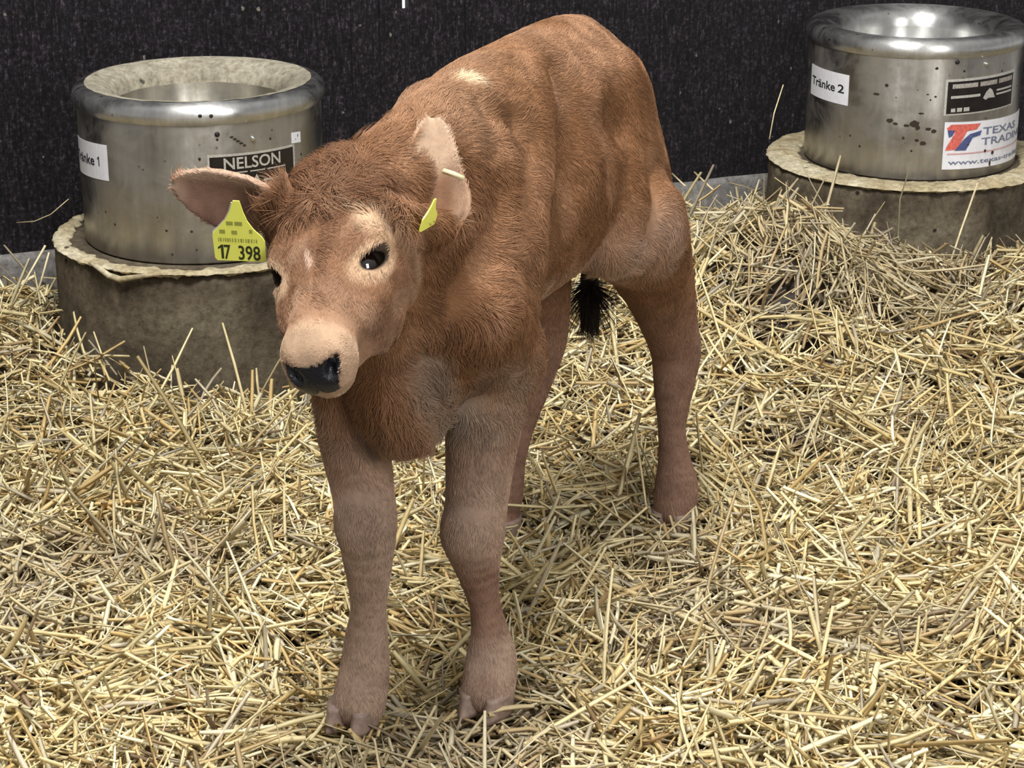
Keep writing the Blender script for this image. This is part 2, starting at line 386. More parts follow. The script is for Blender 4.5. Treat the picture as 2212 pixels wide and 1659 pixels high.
# black tarred boards
M_wall, t, b = new_mat('tarred_boards', .5, (.02, .017, .02), spec=.35)
co = objco(t); streak = objco(t, (9, 9, 1.2))
c0 = ramp(t, noise(t, 26, 8, .75, streak), [(.40, (.003, .0035, .005)), (.52, (.018, .014, .018)), (.64, (.050, .041, .052)), (.82, (.09, .080, .09))])
c1 = ramp(t, noise(t, 140, 6, .8, co), [(.44, (.22, .20, .22)), (.505, (.8, .76, .8)), (.55, (1.5, 1.42, 1.5)), (.61, (3.4, 3.3, 3.4))])
c2 = mixc(t, 1.0, c0, c1, 'MULTIPLY')
vo = nd(t, 'ShaderNodeTexVoronoi', inp={'Scale': 24.0, 'Randomness': 1.0}); t.links.new(objco(t, (1.3, 1.3, 1.0)), vo.inputs['Vector'])
nz = noise(t, 120, 4, .7, co); ad = nd(t, 'ShaderNodeMath', operation='ADD'); t.links.new(vo.outputs['Distance'], ad.inputs[0]); mu = nd(t, 'ShaderNodeMath', operation='MULTIPLY', inp={1: .34}); t.links.new(nz, mu.inputs[0]); t.links.new(mu.outputs[0], ad.inputs[1])
fl = ramp(t, ad.outputs[0], [(.235, (1, 1, 1)), (.262, (0, 0, 0))])
gate = ramp(t, noise(t, 9, 2, .5, co), [(.50, (0, 0, 0)), (.56, (1, 1, 1))]); fl2 = mixc(t, 1.0, fl, gate, 'MULTIPLY')
t.links.new(mixc(t, fl2, c2, (.30, .27, .24)), b.inputs['Base Color'])
bump(t, b, noise(t, 170, 8, .8, streak), .9, .004)
# concrete
def concrete(name, dark, mid, lite, bs=.7):
    m, t, b = new_mat(name, .85, mid, spec=.3); co = objco(t)
    big = ramp(t, noise(t, 7, 6, .65, co, .4), [(.33, dark), (.52, mid), (.72, lite)])
    fine = ramp(t, noise(t, 90, 6, .7, co), [(.32, (.55, .53, .5)), (.6, (1.15, 1.15, 1.15))])
    c = mixc(t, 1.0, big, fine, 'MULTIPLY')
    v = nd(t, 'ShaderNodeTexVoronoi', inp={'Scale': 34.0}); t.links.new(co, v.inputs['Vector'])
    pit = ramp(t, v.outputs['Distance'], [(.10, (1, 1, 1)), (.19, (0, 0, 0))]); g = ramp(t, noise(t, 14, 2, .5, co), [(.52, (0, 0, 0)), (.6, (1, 1, 1))])
    t.links.new(mixc(t, mixc(t, 1.0, pit, g, 'MULTIPLY'), c, tuple(x*.25 for x in dark)), b.inputs['Base Color'])
    bump(t, b, noise(t, 70, 8, .75, co), bs, .004); return m
M_kerb = concrete('grey_concrete', (.13, .125, .12), (.25, .24, .235), (.42, .41, .40))
M_ped = concrete('stained_concrete', (.045, .034, .022), (.115, .092, .062), (.20, .17, .12))
M_crust = concrete('feed_crust', (.42, .34, .20), (.62, .54, .36), (.78, .72, .56), 1.0)
M_floor = concrete('pen_floor', (.02, .014, .009), (.035, .026, .017), (.06, .045, .03))
# brushed steel, dusty
def steel(name, dirt, base=(.50, .485, .46)):
    m, t, b = new_mat(name, .3, base, 1.0); co = objco(t)
    br = noise(t, 60, 5, .7, objco(t, (1, 1, .12)))
    c = ramp(t, br, [(.3, tuple(x*.8 for x in base)), (.7, tuple(min(1, x*1.12) for x in base))])
    d = ramp(t, noise(t, 13, 7, .7, co, .6), [(.42, (0, 0, 0)), (.72, (dirt, dirt, dirt))])
    sp = nd(t, 'ShaderNodeTexVoronoi', inp={'Scale': 55.0}); t.links.new(co, sp.inputs['Vector'])
    s2 = mixc(t, 1.0, ramp(t, sp.outputs['Distance'], [(.09, (1, 1, 1)), (.16, (0, 0, 0))]), ramp(t, noise(t, 22, 2, .5, co), [(.55, (0, 0, 0)), (.62, (1, 1, 1))]), 'MULTIPLY')
    c = mixc(t, d, c, (.23, .19, .13)); c = mixc(t, s2, c, (.06, .045, .03)); t.links.new(c, b.inputs['Base Color'])
    t.links.new(ramp(t, d, [(0, (1, 1, 1)), (1, (.35, .35, .35))]), b.inputs['Metallic'])
    t.links.new(ramp(t, noise(t, 30, 5, .6, co), [(.3, (.27, .27, .27)), (.7, (.42, .42, .42))]), b.inputs['Roughness'])
    b.inputs['Anisotropic'].default_value = .8; b.inputs['Anisotropic Rotation'].default_value = .25
    tg = nd(t, 'ShaderNodeTangent', direction_type='RADIAL', axis='Z'); t.links.new(tg.outputs[0], b.inputs['Tangent'])
    bump(t, b, br, .06, .0008); return m
M_steel = steel('brushed_steel', .75)
M_rim = steel('polished_rim', .35, (.66, .66, .65))
M_dusty = steel('dusty_basin', 1.0, (.50, .48, .43)); 
M_dustrim = concrete('meal_dust', (.22, .20, .15), (.34, .31, .24), (.46, .43, .34), .3)
M_white = flat_mat('white_sticker', (.74, .74, .78), .4, var=.06)
M_black = flat_mat('black_plate', (.012, .009, .008), .3, var=.4)
M_alu = flat_mat('aluminium_print', (.62, .60, .55), .4, .5, var=.2, scale=300)
M_ink = flat_mat('black_ink', (.02, .02, .025), .5)
M_blue = flat_mat('blue_ink', (.07, .085, .22), .5, var=.3, scale=200); M_greyblue = flat_mat('greyblue_ink', (.16, .18, .26), .5, var=.2)
M_red = flat_mat('red_ink', (.62, .13, .10), .5, var=.3, scale=200); M_pink = flat_mat('faded_red_ink', (.60, .34, .34), .5)
M_mud = flat_mat('dried_mud', (.028, .018, .010), .9, var=.4)
M_hole = flat_mat('dark_bolt', (.01, .008, .008), .6)
M_bolt, _, _ = new_mat('shiny_bolt', .18, (.85, .85, .82), 1.0)
M_tag, _, b = new_mat('yellow_tag_plastic', .42, (.86, .87, .15)); b.inputs['Subsurface Weight'].default_value = .1; b.inputs['Subsurface Radius'].default_value = (.01, .01, .002)
M_tagink = flat_mat('tag_ink', (.03, .035, .008), .6); M_tagfade = flat_mat('faded_tag_ink', (.33, .34, .06), .6)
def tinted(name, rough, spec=.4, var=.18, scale=90, bs=0., attr='tint'):
    m, t, b = new_mat(name, rough, spec=spec); a = nd(t, 'ShaderNodeAttribute', attribute_name=attr)
    f = ramp(t, noise(t, scale, 3, .6, objco(t)), [(.3, (1-var,)*3), (.7, (1+var,)*3)])
    t.links.new(mixc(t, 1.0, a.outputs['Color'], f, 'MULTIPLY'), b.inputs['Base Color'])
    if bs: bump(t, b, noise(t, 400, 4, .7, objco(t)), bs, .001)
    return m, t, b
M_straw, t, b = tinted('straw', .5, .45, .15, 70)
M_stalk = flat_mat('loose_straw', (.66, .56, .34), .5, var=.2)
M_skin, t, b = tinted('calf_skin', .8, .15, .12, 120, .5)
M_hair, t, b = tinted('calf_hair', .62, .25, .05, 40)
M_nose, t, b = new_mat('wet_nose', .38, (.012, .012, .016), spec=.5)
v = nd(t, 'ShaderNodeTexVoronoi', inp={'Scale': 520.0}); t.links.new(objco(t), v.inputs['Vector']); bump(t, b, v.outputs['Distance'], .35, .0012)
M_eye, _, b = new_mat('dark_eye', .06, (.010, .005, .003), spec=.8); b.inputs['Coat Weight'].default_value = 1.0
M_hoof = flat_mat('young_hoof', (.25, .175, .14), .6, var=.25, scale=120)

# ================================================================ the pen: floor, tarred board wall, concrete kerb
ANG = math.atan(.418); WE = np.array([math.cos(ANG), math.sin(ANG), 0]); WN = np.array([math.sin(ANG), -math.cos(ANG), 0]); WA = np.array([-.886, 3.559, 0])
def wall_pt(s, d, z): return WA + s*WE + d*WN + np.array([0, 0, z])
def wall_s(px, py=0):
    """distance along the wall of the point seen at (px, py)"""
    d = P(px, py, 1.0) - np.array([0, 0, CAM_Z]); A = np.array([[d[0], -WE[0]], [d[1], -WE[1]]]); k = np.linalg.solve(A, WA[:2]); return k[1]
def box(mb, c, lo, hi):
    V = [c(x, y, z) for x in (lo[0], hi[0]) for y in (lo[1], hi[1]) for z in (lo[2], hi[2])]
    mb.add(V, [(0, 1, 3, 2), (4, 6, 7, 5), (0, 4, 5, 1), (2, 3, 7, 6), (0, 2, 6, 4), (1, 5, 7, 3)])
mb = MB(); mb.add([(-5, -3, -.14), (5, -3, -.14), (5, 5.2, -.14), (-5, 5.2, -.14)], [(0, 1, 2, 3)])
tag(mb.obj('floor', M_floor, smooth=False), kind='structure')
s_slit = wall_s(876, 20); mb = MB(); seams = [s_slit - .107, s_slit - .052, s_slit]
s = s_slit
while s < 3.6: s += .118; seams.append(s)
s = s_slit - .107; 
while s > -1.6: s -= .122; seams.insert(0, s)
for i in range(len(seams)-1):
    a, c = seams[i], seams[i+1]; off = .0003*((i*7) % 5 - 2)
    g0 = g1 = (.0009 if abs(a-s_slit) < .2 else .00025)
    if abs(c - s_slit) < 1e-6 or abs(a - s_slit) < 1e-6:
        # the open crack between two boards runs from the top of the wall to about half a metre above the straw
        lo_z, hw = .454, .0062
        if abs(c - s_slit) < 1e-6:
            box(mb, wall_pt, (a+g0, -.02, .07), (c-g1, off, lo_z)); box(mb, wall_pt, (a+g0, -.02, lo_z), (c-hw, off, 2.3))
        else:
            box(mb, wall_pt, (a+g0, -.02, .07), (c-g1, off, lo_z)); box(mb, wall_pt, (a+hw, -.02, lo_z), (c-g1, off, 2.3))
    else: box(mb, wall_pt, (a+g0, -.02, .07), (c-g1, off, 2.3))
# battens behind the boards close the other joints
for i in range(1, len(seams)-1):
    if abs(seams[i]-s_slit) > 1e-6: box(mb, wall_pt, (seams[i]-.02, -.03, .07), (seams[i]+.02, -.0205, 2.3))
tag(mb.obj('wall_back', M_wall, smooth=False), kind='structure')
mb = MB()
def kerb(u, v):
    s = -1.6 + 5.2*u; z, d = [(-.14, .012), (.056, .012), (.066, .009), (.0695, .0), (.0695, -.06)][int(round(v*4))]
    return wall_pt(s, d + .004*(n1(s, z, 0, 18)-.5), z + .004*(n1(s, z, 3, 14)-.5)*(v > .2))
mb.grid(kerb, 240, 5); tag(mb.obj('baseboard_back', M_kerb), kind='structure')

# ================================================================ steel waterers on concrete pedestals
R_POT, Z_PED = .2000, .161
def hit(px, py, c, r):
    """azimuth and height where the view ray through a pixel meets an upright cylinder"""
    d = P(px, py, 1.0) - np.array([0, 0, CAM_Z]); A = d[0]**2 + d[1]**2; B = -2*(d[0]*c[0] + d[1]*c[1]); C = c[0]**2 + c[1]**2 - r*r
    t = (-B - math.sqrt(max(B*B - 4*A*C, 0)))/(2*A); p = t*d + np.array([0, 0, CAM_Z]); return math.atan2(p[1]-c[1], p[0]-c[0]), p[2]
class Face:
    """flat sheet coordinates (metres along the skin, metres up) on an upright cylinder"""
    def __init__(s, c, r, px, py): s.c, s.r = c, r; s.a0, s.z0 = hit(px, py, c, r)
    def __call__(s, x, y, lift=.0006):
        a = s.a0 + x/s.r; return (s.c[0] + (s.r+lift)*math.cos(a), s.c[1] + (s.r+lift)*math.sin(a), s.z0 + y)
    def xy(s, px, py): a, z = hit(px, py, s.c, s.r); return (a-s.a0)*s.r, z-s.z0
def sheet(face, x0, y0, x1, y1, name, mat, parent, lift=.0006, slant=0.):
    n = 14; V = []; F = []
    for L in (lift, lift-.0005):
        for i in range(n+1):
            x = x0 + (x1-x0)*i/n
            for y in (y0, y1): V.append(face(x, y + slant*(x-x0), L))
    for i in range(n): F.append((2*i, 2*i+2, 2*i+3, 2*i+1)); F.append((2*n+2+2*i+1, 2*n+2+2*i+3, 2*n+2+2*i+2, 2*n+2+2*i))
    m = 2*n+2
    for i in range(n): F.append((2*i+1, 2*i+3, m+2*i+3, m+2*i+1)); F.append((2*i, m+2*i, m+2*i+2, 2*i+2))
    F.append((0, 1, m+1, m)); F.append((2*n, m+2*n, m+2*n+1, 2*n+1))
    return mesh_obj(name, V, F, mat, parent, False)
def wrap(face, V, F, name, mat, parent, lift):
    """cut flat faces into narrow strips, then bend them around the face"""
    bm = bmesh.new(); vs = [bm.verts.new((v[0], v[1], 0)) for v in V]
    for f_ in F:
        try: bm.faces.new([vs[i] for i in f_])
        except ValueError: pass
    bm.normal_update(); bmesh.ops.triangulate(bm, faces=bm.faces[:]); x0, x1_ = min(v[0] for v in V), max(v[0] for v in V); k = math.floor(x0/.005)+1
    while k*.005 < x1_: bmesh.ops.bisect_plane(bm, geom=bm.verts[:]+bm.edges[:]+bm.faces[:], plane_co=(k*.005, 0, 0), plane_no=(1, 0, 0)); k += 1
    bm.verts.index_update(); W_ = [face(v.co.x, v.co.y, lift) for v in bm.verts]; G = []
    for f_ in bm.faces: q = [v.index for v in f_.verts]; G.append(q if f_.normal.z > 0 else q[::-1])
    bm.free(); return mesh_obj(name, W_, G, mat, parent, False)
def poly_on(face, polys, name, mat, parent, lift=.0008, thick=.0):
    """thin printed shapes (lists of sheet coordinates) laid on the face"""
    V = []; F = []
    for p in polys: k = len(V); V += list(p); F.append(tuple(range(k, k+len(p))))
    return wrap(face, V, F, name, mat, parent, lift+thick)
def one(x, y, h, sl=0.): return [(x+a*h, y+b_*h+sl*a*h) for a, b_ in ((.20, 0), (.36, 0), (.36, 1), (.24, 1), (.0, .80), (.0, .66), (.20, .78))]
def text_on(face, s, x, y, h, w, name, mat, parent, lift=.0008, slant=0., shear=0.):
    cu = bpy.data.curves.new('lettering', 'FONT'); cu.body = s; cu.size = 1.0; cu.extrude = 0.0; cu.shear = shear; cu.resolution_u = 3; cu.offset = .016
    tmp = bpy.data.objects.new('lettering', cu); COL.objects.link(tmp); bpy.context.view_layer.update()
    me = bpy.data.meshes.new_from_object(tmp.evaluated_get(bpy.context.evaluated_depsgraph_get()))
    V = np.array([v.co[:] for v in me.vertices]); F = [tuple(p.vertices) for p in me.polygons]
    bpy.data.objects.remove(tmp); bpy.data.meshes.remove(me); bpy.data.curves.remove(cu)
    lo, hi = V.min(0), V.max(0); a = (V[:, 0]-lo[0])/(hi[0]-lo[0])*w; b_ = V[:, 1]/hi[1]*h
    return wrap(face, list(zip(x+a, y+b_+slant*a)), F, name, mat, parent, lift)
def splashes(face, polys, name, mat, parent, lift, label=None):
    for p in polys:
        o = poly_on(face, [p], name, mat, parent, lift)
        if label: tag(o, label)
def blob(cx, cy, rx, ry, n=14, seed=0, j=.35):
    r = np.random.default_rng(seed); return [(cx + rx*math.cos(2*math.pi*i/n)*(1 - j*r.random()), cy + ry*math.sin(2*math.pi*i/n)*(1 - j*r.random())) for i in range(n)]
def bolt(face, px, py, r, name, mat, parent, h=.003):
    x, y = face.xy(px, py); mb = MB(); n = 10
    ring = lambda q, L: [face(x + q*math.cos(2*math.pi*i/n), y + q*math.sin(2*math.pi*i/n), L) for i in range(n)]
    V = ring(r, 0) + ring(r, h*.6) + ring(r*.6, h); mb.add(V, [(i, (i+1) % n, n+(i+1) % n, n+i) for i in range(n)] + [(n+i, n+(i+1) % n, 2*n+(i+1) % n, 2*n+i) for i in range(n)] + [tuple(range(2*n, 3*n))])
    return mb.obj(name, mat, parent)
def make_waterer(c, label, dusty):
    root = empty('waterer', (c[0], c[1], Z_PED), label, 'waterer', 'steel waterers on the concrete pedestals')
    mb = MB(); mb.lathe(c, [(.150, .1615), (.198, .1615), (.2, .164), (.2, .30), (.2, .3885)], 128); mb.obj('drum', M_steel, root)
    mb = MB(); mb.lathe(c, [(.2002, .386), (.2030, .3885), (.2060, .394), (.2070, .401), (.2050, .4105), (.2000, .4165), (.1920, .4200), (.1850, .4208)], 128); mb.obj('rim', M_rim, root)
    def wob(a, r, z): return r, z + (.0012*n1(math.cos(a)*r, math.sin(a)*r, 0, 60) if dusty else 0)
    mb = MB(); mb.lathe(c, [(.1850, .4208), (.172, .4195), (.158, .4150), (.147, .4075), (.1405, .398), (.1385, .385)], 128, wob); mb.obj('basin_lip', M_dustrim if dusty else M_rim, root)
    mb = MB(); mb.lathe(c, [(.1385, .385), (.137, .350), (.130, .330), (.110, .322), (.05, .320), (.0005, .320)], 128, wob); mb.obj('basin', M_dusty if dusty else M_rim, root)
    return root
def pedestal(c, R, label, seed):
    root = empty('pedestal', (c[0], c[1], -.14), label, 'pedestal', 'concrete pedestals under the waterers')
    def rough_(a, r, z):
        if r < .05: return r, z
        k = n1(math.cos(a)*r, math.sin(a)*r, z, 22, seed) - .5; k2 = n1(math.cos(a)*r, math.sin(a)*r, z, 90, seed+2) - .5
        chip = max(0, n1(math.cos(a)*3, math.sin(a)*3, 0, 4, seed+5) - .6)*(.03 if z > .14 else 0)
        return r + .006*k + .003*k2 - chip, z + (.003*k if z > .12 and z < .1595 else 0)
    mb = MB(); prof = [(R+.012, -.14), (R+.010, -.08), (R+.008, -.02), (R+.005, .03), (R+.003, .07), (R+.001, .10), (R, .125), (R, .142), (R-.003, .152), (R-.010, .1575), (R-.03, .1590), (.15, .1600), (.0005, .1605)]
    mb.lathe(c, prof, 160, rough_); mb.obj('plinth', M_ped, root)
    return root
POT1 = (-.516, 3.391); POT2 = (.764, 3.926)
ped1 = pedestal(POT1, .249, 'brown stained concrete pedestal behind the calf\'s head, under the waterer marked 1', 1)
ped2 = pedestal(POT2, .268, 'concrete pedestal at the right edge behind the straw heap, under the waterer marked 2', 4)
def crust(c, ri, ro, parent, seed, w0, thick, wide):
    """crumbly pale rind of dried feed along the pedestal edge"""
    mb = MB(); n = 360
    def fn(u, v):
        a = 2*math.pi*u; x, y = math.cos(a), math.sin(a); k = n1(x*2, y*2, 0, 6, seed); k2 = n1(x*2, y*2, 1, 13, seed+1); k3 = n1(x*2, y*2, 2, 70, seed+3)
        r0 = ri + wide*(k-.5) + .004*(k3-.5); r1 = ro + .004*(k2-.5) + .003*(k3-.5); t = 2*math.pi*v; m = (r0+r1)/2; h = max((r1-r0)/2, .001)
        r = m + h*math.cos(t); z = .1592 + thick*(.25 + .9*k3*k2 + .5*k)*math.sin(t)*(1 if math.sin(t) > 0 else w0*(.3+1.6*n1(x*2, y*2, 5, 9, seed)))
        z += .003*(n1(x*r*60, y*r*60, t, 1.0, seed) - .5); return (c[0]+r*x, c[1]+r*y, z)
    mb.grid(fn, n, 11, close_u=True); return mb.obj('feed_crust', M_crust, parent)
tag(crust(POT1, .222, .2535, ped1, 3, .9, .006, .022), 'pale feed crust along the top edge')
tag(crust(POT2, .207, .2715, ped2, 9, .8, .009, .014), 'yellowish feed crust along the top edge')
# the broken flap of crust hanging from the front-left edge of pedestal 1
f = Face(POT1, .2545, 250, 590); mb = MB(); pts = [f.xy(x, y) for x, y in ((196, 566), (215, 578), (236, 594), (262, 603), (292, 598), (322, 594), (350, 592))]
mb.tube([f(x, y, .002) for x, y in pts], [.003, .0042, .0050, .0055, .0042, .0035, .002], 8); tag(mb.obj('crust_flap', M_crust, ped1), 'broken strip of pale crust hanging from the edge')

w1 = make_waterer(POT1, 'steel drum waterer marked 1, behind the calf\'s head with a NELSON plate', True)
w2 = make_waterer(POT2, 'steel drum waterer marked 2, at the right edge with white trading sticker', False)
def trans(px_corners, pot, number, parent):
    (xa, ya), (xb, yb), (xc, yc) = px_corners; f = Face(pot, R_POT, xa, ya); x1, y1 = f.xy(xb, yb); x0, y0 = f.xy(xc, yc)
    st = sheet(f, 0, y0, x1, 0, 'name_sticker', M_white, parent, slant=y1/x1); tag(st, 'white sticker with black lettering')
    sl_, h_ = y1/x1, -y0*.27; text_on(f, 'Tränke', x1*.07, y0*.62+sl_*x1*.07, h_*1.02, x1*.66, 'sticker_lettering', M_ink, st, .0010, slant=sl_)
    if number == 1: poly_on(f, [one(x1*.80, y0*.62+sl_*x1*.80, h_, sl_)], 'sticker_number', M_ink, st, .0010)
    else: text_on(f, str(number), x1*.79, y0*.62+sl_*x1*.79, h_, x1*.13, 'sticker_number', M_ink, st, .0010, slant=sl_)
trans(((162, 291), (230, 314), (163, 366)), POT1, 1, w1)
trans(((1755, 137), (1835, 163), (1753, 202)), POT2, 2, w2)
# NELSON plate on waterer 1
f = Face(POT1, R_POT, 449, 338); x1, y1 = f.xy(634, 313); sl = y1/x1; H = .066
pl = sheet(f, -.001, -H, x1+.001, .0015, 'name_plate', M_alu, w1, slant=sl); tag(pl, 'black name plate with raised silver border')
def rect(x0, y0, x1_, y1_): return [(x0, y0+sl*x0), (x1_, y0+sl*x1_), (x1_, y1_+sl*x1_), (x0, y1_+sl*x0)]
poly_on(f, [rect(.002, -H+.003, x1-.003, -.002)], 'plate_field', M_black, pl, .0010)
text_on(f, 'NELSON', x1*.155, -.0225+sl*x1*.155, .0185, x1*.64, 'plate_lettering', M_alu, pl, .0014, slant=sl)
poly_on(f, [rect(x1*.12, -.0295, x1*.40, -.0275), rect(x1*.43, -.0295, x1*.60, -.0275), rect(x1*.63, -.0295, x1*.86, -.0275), rect(x1*.1, -.047, x1*.42, -.044), rect(x1*.58, -.047, x1*.9, -.044), [(x1*.44, -.052+sl*x1*.44), (x1*.56, -.052+sl*x1*.56), (x1*.5, -.034+sl*x1*.5)]], 'plate_lines', M_alu, pl, .0013)
f = Face(POT1, R_POT, 629, 287); xa, ya = f.xy(648, 284); xb, yb = f.xy(629, 310)
st = sheet(f, 0, yb, xa, 0, 'small_sticker', M_white, w1, slant=ya/xa); tag(st, 'tiny white sticker above the plate corner')
poly_on(f, [blob(xa*.65, yb*.4, .0012, .003, 8, 1), blob(xa*.4, yb*.7, .001, .001, 6, 2)], 'sticker_mark', M_ink, st, .0008, .0001)
f1 = Face(POT1, R_POT, 480, 290)
tag(bolt(f1, 469, 290, .0042, 'bolt', M_hole, w1), 'dark bolt'); tag(bolt(f1, 546, 299, .0042, 'bolt', M_bolt, w1, .004), 'shiny bolt head'); bolt(f1, 431, 343, .0022, 'bolt', M_hole, w1, .002)
fr = Face(POT1, .2062, 440, 250)
for x in (432, 456): tag(bolt(fr, x, 251, .0032, 'rim_rivet', M_hole, w1, .001), 'dark rivet under the rim')
splashes(f1, [blob(*f1.xy(500+i*7, 296+i*4.5), .004, .0022, 10, i) for i in range(5)] + [blob(*f1.xy(x, y), r, r*.8, 9, int(x)) for x, y, r in ((414, 500, .003), (372, 550, .0025), (425, 540, .002), (300, 360, .0015), (340, 470, .0018))], 'mud_splash', M_mud, w1, .0005)
# plates on waterer 2
f = Face(POT2, R_POT, 2045, 174); x1, y1 = f.xy(2190, 151); sl = y1/x1; x0, y0 = f.xy(2045, 250); H = -y0
pl = sheet(f, -.0015, -H, x1+.001, .0015, 'maker_plate', M_alu, w2, slant=sl); tag(pl, 'black maker\'s plate with silver border and emblem')
poly_on(f, [rect(.003, -H+.003, x1-.003, -.003)], 'plate_field', M_black, pl, .0010)
k = H/.066
tb = poly_on(f, [rect(x1*.07, -.0160*k, x1*.38, -.0075*k), rect(x1*.41, -.0160*k, x1*.66, -.0075*k), rect(x1*.69, -.0160*k, x1*.95, -.0075*k)], 'plate_blocks', flat_mat('worn_alu', (.30, .27, .24), .5, var=.4, scale=250), pl, .0013)
text_on(f, 'NELSON', x1*.075, -.0150*k+sl*x1*.075, .0065*k, x1*.30, 'plate_lettering', M_alu, pl, .0016, slant=sl)
poly_on(f, [rect(x1*.06, -.0345*k, x1*.42, -.0295*k), rect(x1*.66, -.030*k, x1*.95, -.0265*k), rect(x1*.66, -.0375*k, x1*.95, -.034*k),
    [(x1*.46, -.039*k+sl*x1*.46), (x1*.50, -.043*k+sl*x1*.5), (x1*.54, -.040*k+sl*x1*.54), (x1*.64, -.041*k+sl*x1*.64), (x1*.59, -.026*k+sl*x1*.59), (x1*.55, -.0215*k+sl*x1*.55), (x1*.50, -.028*k+sl*x1*.5)],
    rect(x1*.07, -.060*k, x1*.12, -.053*k), rect(x1*.14, -.060*k, x1*.20, -.0525*k), rect(x1*.22, -.060*k, x1*.29, -.0525*k)], 'plate_emblem', M_alu, pl, .0014)
f = Face(POT2, R_POT, 2042, 264); x1, y1 = f.xy(2207, 234); sl = y1/x1; x0, y0 = f.xy(2038, 366); H = -y0
st = sheet(f, -.001, -H, x1, 0, 'trading_sticker', M_white, w2, .0010, sl); tag(st, 'white sticker with red and blue double T')
LK = f.xy(2119, 290)[0]/(x1*.47)
def q(*p): k = LK if max(a for a, _ in p) < .9 else 1; return [(x1*a*k, -H*b_+sl*x1*a*k) for a, b_ in p]
poly_on(f, [q((.05, .21), (.02, .13), (.07, .05), (.45, .05), (.40, .17), (.27, .20), (.16, .58), (.02, .60), (.03, .52), (.12, .24))], 'red_letter_mark', M_red, st, .0014)
poly_on(f, [q((.20, .60), (.13, .60), (.24, .36), (.31, .26), (.47, .20), (.45, .30), (.35, .34), (.27, .60))], 'blue_letter_mark', M_blue, st, .0017)
poly_on(f, [q((.03, .17), (.12, .17), (.09, .29), (.05, .32))], 'blue_letter_mark', M_blue, st, .0019)
X = lambda px: f.xy(px, 290)[0]
text_on(f, 'TEXAS', X(2122), -H*.30+sl*X(2122), H*.155, X(2189)-X(2122), 'sticker_lettering', M_greyblue, st, .0013, slant=sl)
text_on(f, 'TRADING', X(2120), -H*.52+sl*X(2120), H*.155, X(2204)-X(2120), 'sticker_lettering', M_greyblue, st, .0013, slant=sl)
poly_on(f, [q((.03, .66), (.97, .63), (.97, .655), (.03, .69))], 'red_line', M_pink, st, .0014)
text_on(f, 'www.texas-trading', x1*.04, -H*.90+sl*x1*.04, H*.10, x1*.90, 'sticker_lettering', M_greyblue, st, .0013, slant=sl)
f2 = Face(POT2, R_POT, 2000, 250)
splashes(f2, [blob(*f2.xy(x, y), rx, ry, 12, i) for i, (x, y, rx, ry) in enumerate(((2126, 325, .0035, .0035), (2142, 329, .0042, .0040), (2136, 352, .003, .007), (2090, 312, .0022, .002), (2128, 255, .002, .0025)))], 'mud_speck', M_mud, w2, .0021)
splashes(f2, [blob(*f2.xy(x, y), rx*.001, ry*.001, 12, i+20) for i, (x, y, rx, ry) in enumerate(((1922, 260, 7, 4.5), (1934, 267, 6, 3), (1958, 271, 6, 3), (1976, 268, 10, 8), (1982, 276, 6, 5), (2005, 279, 6, 3.5), (2017, 284, 6, 4.5), (1951, 298, 3, 3.5), (1980, 303, 5, 3), (1993, 310, 7, 4.5), (1985, 124, 5, 3), (2024, 148, 4, 3), (1990, 245, 6, 2), (1894, 203, 7, 2.5), (1915, 184, 4, 4), (2004, 204, 3, 1.5), (2021, 209, 2.5, 2.5), (2010, 216, 2, 2), (1948, 107, 2.5, 3)))], 'mud_splash', M_mud, w2, .0006)
tag(bolt(f2, 2068, 134, .0042, 'bolt', M_hole, w2), 'dark bolt'); tag(bolt(f2, 2130, 138, .0038, 'bolt', M_bolt, w2, .004), 'shiny bolt head')

# ================================================================ the calf
build_field(); build_relief(); build_ears()
GREY = [surf(925, 800)[0], surf(940, 860)[0], surf(965, 915)[0], surf(985, 880)[0]]
CV, CQ = surface_nets(FIELD, GMIN, GH); CV, CQ = largest(CV, CQ); CV = relax(CV, CQ, 3)
CV = relax(CV, CQ, 2, -.15); CNR = vnormals(CV, CQ)
def sst(x, a, b): t = np.clip((x-a)/(b-a), 0, 1); return t*t*(3-2*t)
def coords(p):
    r = p-BO; h = p-HP0; return r@BF, r@BL, p[:, 2], h@HT, h@HS, h@HN
def ear_coord(p, e):
    base, t, w, n, L, half, _, asym, cupd, profile, bend = e; r = p-base; a = (r@t)/L; ac = np.clip(a, 0, 1)
    q = ((r@w) - asym*half*np.sin(np.pi*ac**.8))/(half*np.interp(ac, [0, .12, .3, .5, .7, .85, .95, 1.0], profile))
    hgt = bend*ac*ac - half*cupd*(1-np.clip(np.abs(q), 0, 1.2)**2)*(1-.85*ac)
    return a, q, r@n - hgt      # along the blade, across it (1 at the edge), height off its surface
def head_weight(p):
    u, l, z, t, s_, n = coords(p); d = np.sqrt(((t-.085)/.145)**2 + (s_/.078)**2 + ((n+.045)/.085)**2); return 1-sst(d, .86, 1.12)
def nose_mask(p):
    u, l, z, t, s_, n = coords(p); ph = np.degrees(np.arctan2(n+.046, t-.166)); w = .0160 + .0105*sst(ph, -8, 38)
    return (t > .170) & (np.abs(s_) < w) & (ph < 40 + 10*(s_/.025)**2) & (ph > -5 + 9*np.exp(-(s_/.004)**2))
def eye_dist(p):
    """almond distance from the nearer eye opening, 1 at the lid edge"""
    d = np.full(len(p), 9.)
    for sg in (1, -1):
        C, e1, e2, o = eye_frame(sg); r = p-C; q = np.hypot((r@e1)/.0150, (r@e2)/.0088); d = np.minimum(d, np.where((r@o) > .002, q, 9.))
    return d
